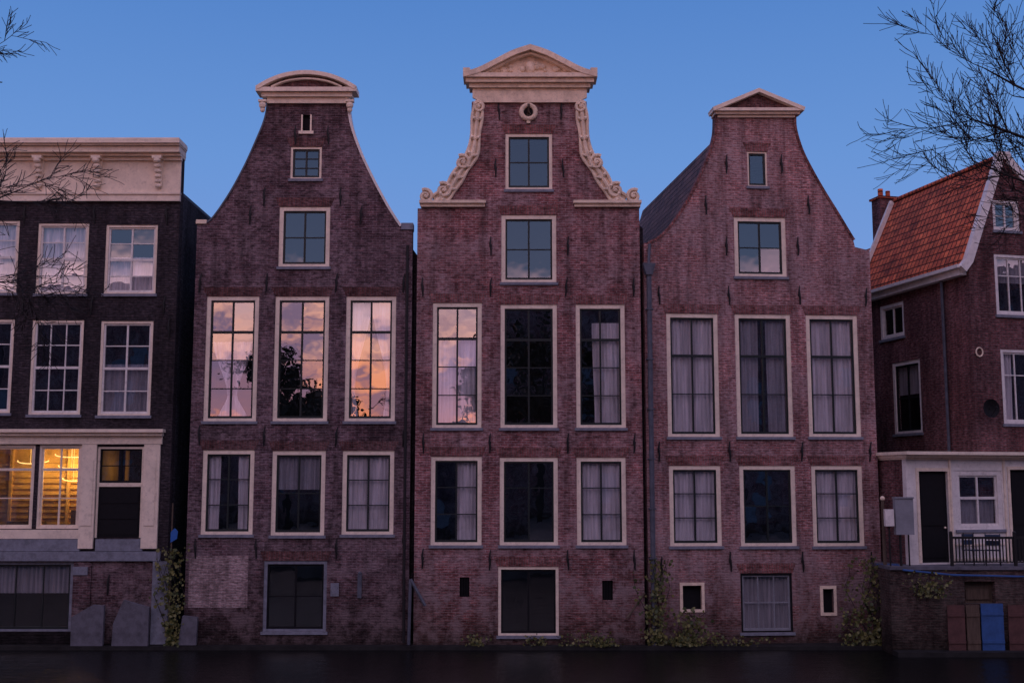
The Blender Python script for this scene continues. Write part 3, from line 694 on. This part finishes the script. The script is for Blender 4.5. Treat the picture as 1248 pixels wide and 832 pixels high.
def board(q,mat,lab,name='board'):
    x0,x1,z0,z1=rect(q,QY-.1); o=top(name,lab,'board',((x0+x1)/2,QY-.12,.142)); w=(x1-x0)/2; hh=z1-.142
    MB().box(-w,w,0,.04,0,hh).make('panel',M[mat],o); MB().box(-w,w,-.025,-.002,hh*.75,hh*.82).box(-w,w,-.025,-.002,hh*.15,hh*.22).make('batten',M[mat],o)
board((1155,737,1176,782),'oxide','reddish brown wooden board leaning on the quay wall')
board((1178,737,1194,783),'wood','weathered wooden board leaning on the quay wall')
board((1196,735,1223,783),'blue','bright blue wooden board leaning on the quay wall')
board((1229,737,1250,783),'oxide','reddish brown wooden board leaning on the quay wall')
x0,x1,z0,z1=rect((1090,607,1112,651),-1.1)
ub=top('utility_box','grey metal utility box with white meter beside the annex','utility box',(x0,-1.1,z0))
MB().box(0,x1-x0,-.12,.1,0,z1-z0).box(-.02,x1-x0+.02,-.15,.12,z1-z0+.001,z1-z0+.04).make('cabinet',M['grey'],ub)
MB().box(-.3,-.04,-.1,.06,.25,.75).make('meter',M['white'],ub)
MB().tube([(.15,0,0),(.15,0,-(z0-qz-.104))],.04,6).tube([(.40,0,0),(.40,0,-(z0-qz-.104))],.025,6).tube([(-.17,0,.25),(-.17,0,-(z0-qz-.104))],.025,6).make('conduit',M['iron'],ub)
x,z=P(1078,690,-.5); mp_=top('mooring_pole','slim wooden mooring pole with pale cap at the quay','pole',(x,-.55,0)); zt_=P(1081,607,-.5)[1]
MB().tube([(0,0,-.3),(0,0,zt_)],[.07,.05],8).make('shaft',M['wood'],mp_); MB().ball((0,0,zt_),.075).make('cap',M['stone'],mp_)
pp=MB().tube([(P(1070,690,-.2)[0],-.12,P(1,688,-.2)[1]),(P(1085,690,-.2)[0],-.9,P(1,686,-.2)[1]),(P(1100,700,QY)[0],QY-.08,P(1,694,QY)[1]),(P(1160,700,QY)[0],QY-.1,P(1,700,QY)[1]),(P(1250,700,QY)[0],QY-.1,P(1,702,QY)[1])],.03,6).make('water_hose',M['blue'])
tag(pp,'blue hose running along the top of the quay wall','hose')
def slab(pts,lab,y=-.34):
    c=MB(); pl=[P(a,b,y) for a,b in pts]; cx=pl[0][0]; c.prism([(a-cx,max(b,.122)-.0) for a,b in pl],-.14,.0); o=c.make('stone_slab',M['slab'],loc=(cx,y+.18,0)); tag(o,lab,'stone slab')
slab([(85,787),(124,787),(126,738),(112,737),(86,752)],'broken grey stone slab leaning on the basement wall')
slab([(135,789),(179,789),(181,740),(150,731),(137,760)],'large grey stone slab leaning on the basement wall')
slab([(216,786),(238,786),(240,752),(222,750)],'small dark stone block standing at the waterline')
x,z=P(208,690,-.25); sp=top('sign_post','thin post with blue sign beside the alley','sign',(x,-.25,.122))
MB().tube([(0,0,0),(0,0,P(1,613,-.25)[1]-.12)],.025,8).make('post',M['wood'],sp)
zc=P(1,652,-.25)[1]-.12; MB().prism([(-.02,zc-.22),(.18,zc-.1),(.2,zc+.12),(.1,zc+.22),(-.02,zc+.1)],-.06,-.035).make('sign_face',M['signblue'],sp)
st=MB().tube([(P(764,753,-.3)[0],-.3,P(1,753,-.3)[1]),(P(786,722,-.1)[0],-.06,P(1,722,-.1)[1])],[.04,.03],6).make('wooden_stick',M['wood']); tag(st,'weathered wooden stick resting against the brick wall','stick')
st2=MB().tube([(P(500,705,-.2)[0],-.12,P(1,705)[1]),(P(518,735,-.2)[0],-.14,P(1,737)[1])],[.05,.05],8).tube([(P(500,705,-.2)[0],-.12,P(1,705)[1]),(P(498,760,-.2)[0],-.12,.13)],.05,8).make('waste_pipe',M['lead']); tag(st2,'dark waste pipe elbow between two brick houses','pipe')
# ---------------------------------------------------------------- plants
def plant(cx,cy,y,wd,hd,n,lab,name='ivy_plant',drop=0,sz=.055):
    x,z=P(cx,cy,y); w=wd/38.9; hh=hd/38.9
    c=MB(); stems=[]
    for i in range(max(4,n//50)):
        sx=random.uniform(-w/2,w/2)*.5; pts=[(sx,0,-z+.13 if drop==0 else -hh/2)]
        for k in range(6):
            p=pts[-1]; pts.append((p[0]+random.uniform(-.26,.26),random.uniform(-.12,-.02),p[2]+hh/6+(z-hh/2-.13)/6*(drop==0)))
        stems.append(pts); 
    st=MB()
    for p in stems: st.tube(p,[.015-.0015*i for i in range(len(p))],4)
    for i in range(n):
        a=random.choice(stems); k=int((len(a)-1)*random.random()**1.4); t=random.random(); b0=Vector(a[k]).lerp(Vector(a[k+1]),t)
        s=sz*random.uniform(.4,1.4); off=Vector((random.gauss(0,w*.11),random.uniform(-.16,0),random.gauss(0,.08)))
        R_=Euler((random.uniform(-.8,.8)+1.57,random.uniform(0,6),random.uniform(-.8,.8))).to_matrix()
        p=b0+off; 
        if p.z+z<.13: p.z=.13-z+random.random()*.05
        c.add([p+R_@Vector(v)*s for v in ((-.6,-.5,0),(.6,-.5,0),(.8,.3,.1),(0,1.1,0),(-.8,.3,.1))],[(0,1,2,3,4)])
    o=top(name,lab,'plant',(x,y,z)); st.make('stem',M['bark'],o); c.make('leaves',M['ivy'],o,recalc=False)
plant(213,725,-.16,26,110,520,'straggly ivy growing up the wall beside the alley')
plant(803,730,-.12,40,95,420,'ivy climbing beside the drainpipe at the waterline')
plant(830,765,-.14,60,40,260,'low ivy spreading over the damp brick base')
plant(1062,718,-.1,50,70,420,'ivy hanging over the corner of the brick wall')
plant(1040,760,-.1,60,30,150,'sparse weeds on the lower brick wall')
for cx,w,n in ((650,30,60),(732,60,180),(845,70,260),(585,20,60),(895,30,55),(700,40,60)):
    plant(cx,781,-.2,w,14,n,'low green weeds along the foot of the wall',name='weed_plant',sz=.045)
plant(1130,712,QY-.05,60,24,150,'weeds sprouting from the quay wall',name='weed_plant',drop=1)
# ---------------------------------------------------------------- trees
def tree(name,x,y,zb,H,seed,lab,aim,limbs,rtr=.2,levels=4,leaves=0,grp=None,away=None,kid=.5,p0=.8,lsz=(.05,.13),up=.03,jit=.15,k0=3,spread=.85):
    rnd=random.Random(seed)
    o=top(name,lab,'tree',(x,y,zb),0,grp)
    t=MB(); pts=[(0,0,-.1)]
    for k in range(7): pts.append((rnd.uniform(-.08,.08)*k*.5,rnd.uniform(-.08,.08)*k*.5,H*(k+1)/7*.8))
    t.tube(pts,[rtr*(1-.09*i) for i in range(8)],10); t.make('trunk',M['bark'],o,smooth=True)
    c=MB(); tips=[]
    def grow(p,d,L,r,lv,k0=1):
        n=6; path=[p.copy()]; dd=d.normalized()
        for i in range(n):
            dd=(dd+Vector((rnd.gauss(0,jit),rnd.gauss(0,jit),rnd.gauss(up if lv else .03,jit)))).normalized(); path.append(path[-1]+dd*L/n)
        c.tube(path,[max(.0035,r*(1-.8*i/n)) for i in range(n+1)],5 if lv<2 else 3)
        tips.append(path[-1]); tips.append(path[3])
        if lv>=levels: return
        for i in range(k0,n+1):
            for _ in range(2):
                if rnd.random()<p0:
                    ax=Vector((rnd.gauss(0,1),rnd.gauss(0,1),rnd.gauss(0,1))).normalized()
                    nd=(dd+ax*spread).normalized(); grow(path[i],nd,L*rnd.uniform(.75,1.2)*(kid if lv==0 else .52),r*(1-.75*i/n)*.6,lv+1)
    for k in range(limbs):
        a=2*math.pi*k/limbs+rnd.uniform(-.3,.3); zz_=H*rnd.uniform(.4,.8)
        if away is not None: a=away+rnd.uniform(-.9,.9)
        d=Vector((math.cos(a),math.sin(a),rnd.uniform(.3,.9)))
        grow(Vector((0,0,zz_)),d,H*.28,rtr*.35,1)
    for (sx,sz,tx,ty,tz,r) in aim:
        s=Vector((0,0,sz-zb)); e=Vector((tx-x,ty-y,tz-zb)); grow(s,(e-s),(e-s).length,r,0,k0)
    c.make('crown',M['bark'],o)
    if leaves:
        l=MB()
        for i in range(leaves):
            p=rnd.choice(tips)+Vector((rnd.gauss(0,.4),rnd.gauss(0,.4),rnd.gauss(0,.4))); s=rnd.uniform(*lsz)*2
            R_=Euler((rnd.uniform(0,6),rnd.uniform(0,6),rnd.uniform(0,6))).to_matrix()
            l.add([p+R_@Vector(v)*s for v in ((-.5,-.5,0),(.5,-.5,0),(.5,.5,0),(-.5,.5,0))],[(0,1,2,3)])
        l.make('leaves',M['leaf'],o,recalc=False)
    return o
ty=-24
def zq(py): return P(1,py,ty)[1]
tree('bare_tree',-7.6,ty,1.2,8.0,3,'bare leafless tree with fine twigs beside the canal',
 [(0,zq(170),P(-20,110,ty)[0],ty,zq(120),.04),(0,zq(260),P(0,200,ty)[0],ty+.5,zq(200),.04),(0,zq(300),P(30,250,ty)[0],ty+.3,zq(262),.03),(0,zq(350),P(10,330,ty)[0],ty+.3,zq(335),.03)],4,levels=3,away=math.pi,kid=.27,jit=.07,up=.0,p0=.72)
tree('bare_tree',7.2,ty,1.2,10.5,11,'bare leafless tree with fine twigs beside the canal',
 [(0,zq(140),P(1235,50,ty)[0],ty,zq(40),.045),(0,zq(200),P(1200,90,ty)[0],ty+.3,zq(95),.04),(0,zq(240),P(1190,165,ty)[0],ty+.4,zq(165),.04),(0,zq(290),P(1185,225,ty)[0],ty+.2,zq(225),.035),(0,zq(60),P(1250,-20,ty)[0],ty+.2,zq(-30),.04)],4,levels=3,away=0.0,kid=.34,p0=.72,up=.05,jit=.07,k0=3,spread=.75)
tree('leafy_tree',-17.2,-56,1.2,13.2,21,'tree keeping its autumn leaves on the opposite quay',[],11,levels=2,leaves=12000,rtr=.25,grp='trees on the opposite quay')
tree('leafy_tree',-26.5,-56,1.2,7.8,31,'tree keeping its autumn leaves on the opposite quay',[],9,levels=2,leaves=5000,rtr=.25,grp='trees on the opposite quay')
tree('leafy_tree',2.5,-56,1.2,17,22,'tree keeping its autumn leaves on the opposite quay',[],11,levels=2,leaves=11000,rtr=.3,grp='trees on the opposite quay')
for i,(xa,xb,hh,mt) in enumerate(((-75,-45,21,'b1'),(-44.9,-31,21.5,'b2'),(-30.9,-8,8.2,'b3'),(-7.9,-3.1,9.0,'b1'),(-3.0,9,21.8,'b2'),(9.1,19,21.6,'b4'),(19.1,31,21.6,'b1'),(31.1,45,21.6,'b2'),(45.1,75,22,'b3'),(75.1,105,29,'b2'),(105.1,150,31,'b1'))):
    o=top('glow_blocking_house','unseen brick house block on the opposite canal bank, sized to block sunset glow','house',((xa+xb)/2,-64,1.2),0,'unseen glow-blocking houses on the opposite canal bank')  # added out of view; heights shape which windows reflect the sunset glow
    w=(xb-xa)/2
    MB().box(-w,w,-8,0,0,hh-1.5).make('wall',M[mt],o)
    MB().prism([(-w,hh-1.49),(w,hh-1.49),(w*.85,hh),(-w*.85,hh)],-8,.1).make('roof',M['tile_dark'],o)
    for j in range(int(w*2/3)):
        for k in range(int((hh-4)/3)):
            if j%3==0: MB().box(-w+1+j*3,-w+2.2+j*3,.01,.06,1+k*3,2.9+k*3).make('window',M['bluestone'],o)
# ================================================================ ground / water
g=MB().box(-700,700,1.5,1500,-3,.05).make('ground',M['ground']); g["kind"]="structure"
g=MB().box(-700,700,-1500,-26,-3,1.2).make('quay_pavement',M['ground']); g["kind"]="structure"
g=MB().add([(-700,-26,0),(700,-26,0),(700,1.6,0),(-700,1.6,0)],[(0,1,2,3)]).make('water',M['water'],recalc=False); g["kind"]="structure"
# ================================================================ world
w=bpy.data.worlds.new("World"); scene.world=w; w.use_nodes=True; nt=w.node_tree
bg=nt.nodes['Background']
tc=N(nt,'ShaderNodeTexCoord'); s=N(nt,'ShaderNodeSeparateXYZ'); nt.links.new(tc.outputs['Generated'],s.inputs[0])
z=s.outputs[2]
east=ramp(nt,z,[(0,(.24,.32,.60)),(.16,(.18,.325,.70)),(.27,(.135,.295,.67)),(.42,(.078,.215,.57)),(1,(.20,.20,.42))])
west=ramp(nt,z,[(0,(1.0,.28,.08)),(.04,(1.0,.31,.13)),(.08,(1.0,.38,.22)),(.12,(.95,.47,.36)),(.16,(.6,.38,.42)),(.19,(.055,.08,.15)),(.34,(.04,.06,.12)),(.48,(.38,.28,.38)),(1,(.31,.25,.40))])
ws_=N(nt,'ShaderNodeVectorMath',operation='SCALE'); ws_.inputs['Scale'].default_value=2.9; nt.links.new(west,ws_.inputs[0])
mp=N(nt,'ShaderNodeMapping'); mp.inputs['Scale'].default_value=(1,1,3.0); mp.inputs['Location'].default_value=(.9,0,.35); nt.links.new(tc.outputs['Generated'],mp.inputs[0])
cn=noise(nt,mp.outputs[0],7.5,7,.55)
cf=ramp(nt,cn,[(.46,0.0),(.6,1.0)])
zf=ramp(nt,z,[(0,.3),(.06,.8),(.1,.95),(.15,.85),(.19,0.0)])
westc=mixc(nt,'MIX',mul(nt,cf,zf),ws_.outputs[0],(.40,.32,.66))
ny=mul(nt,s.outputs[1],-1.0)
wf_=N(nt,'ShaderNodeMapRange',interpolation_type='SMOOTHSTEP'); nt.links.new(ny,wf_.inputs[0]); wf_.inputs[1].default_value=-.15; wf_.inputs[2].default_value=.75
col=mixc(nt,'MIX',wf_.outputs[0],east,westc)
sky=N(nt,'ShaderNodeTexSky',sky_type='NISHITA'); sky.sun_disc=False; sky.sun_elevation=math.radians(1.0); sky.sun_rotation=math.radians(180)
sk=N(nt,'ShaderNodeVectorMath',operation='SCALE'); sk.inputs['Scale'].default_value=.006; nt.links.new(sky.outputs[0],sk.inputs[0])
ad=N(nt,'ShaderNodeVectorMath',operation='ADD'); nt.links.new(col,ad.inputs[0]); nt.links.new(sk.outputs[0],ad.inputs[1])
nt.links.new(ad.outputs[0],bg.inputs[0]); bg.inputs[1].default_value=1.0
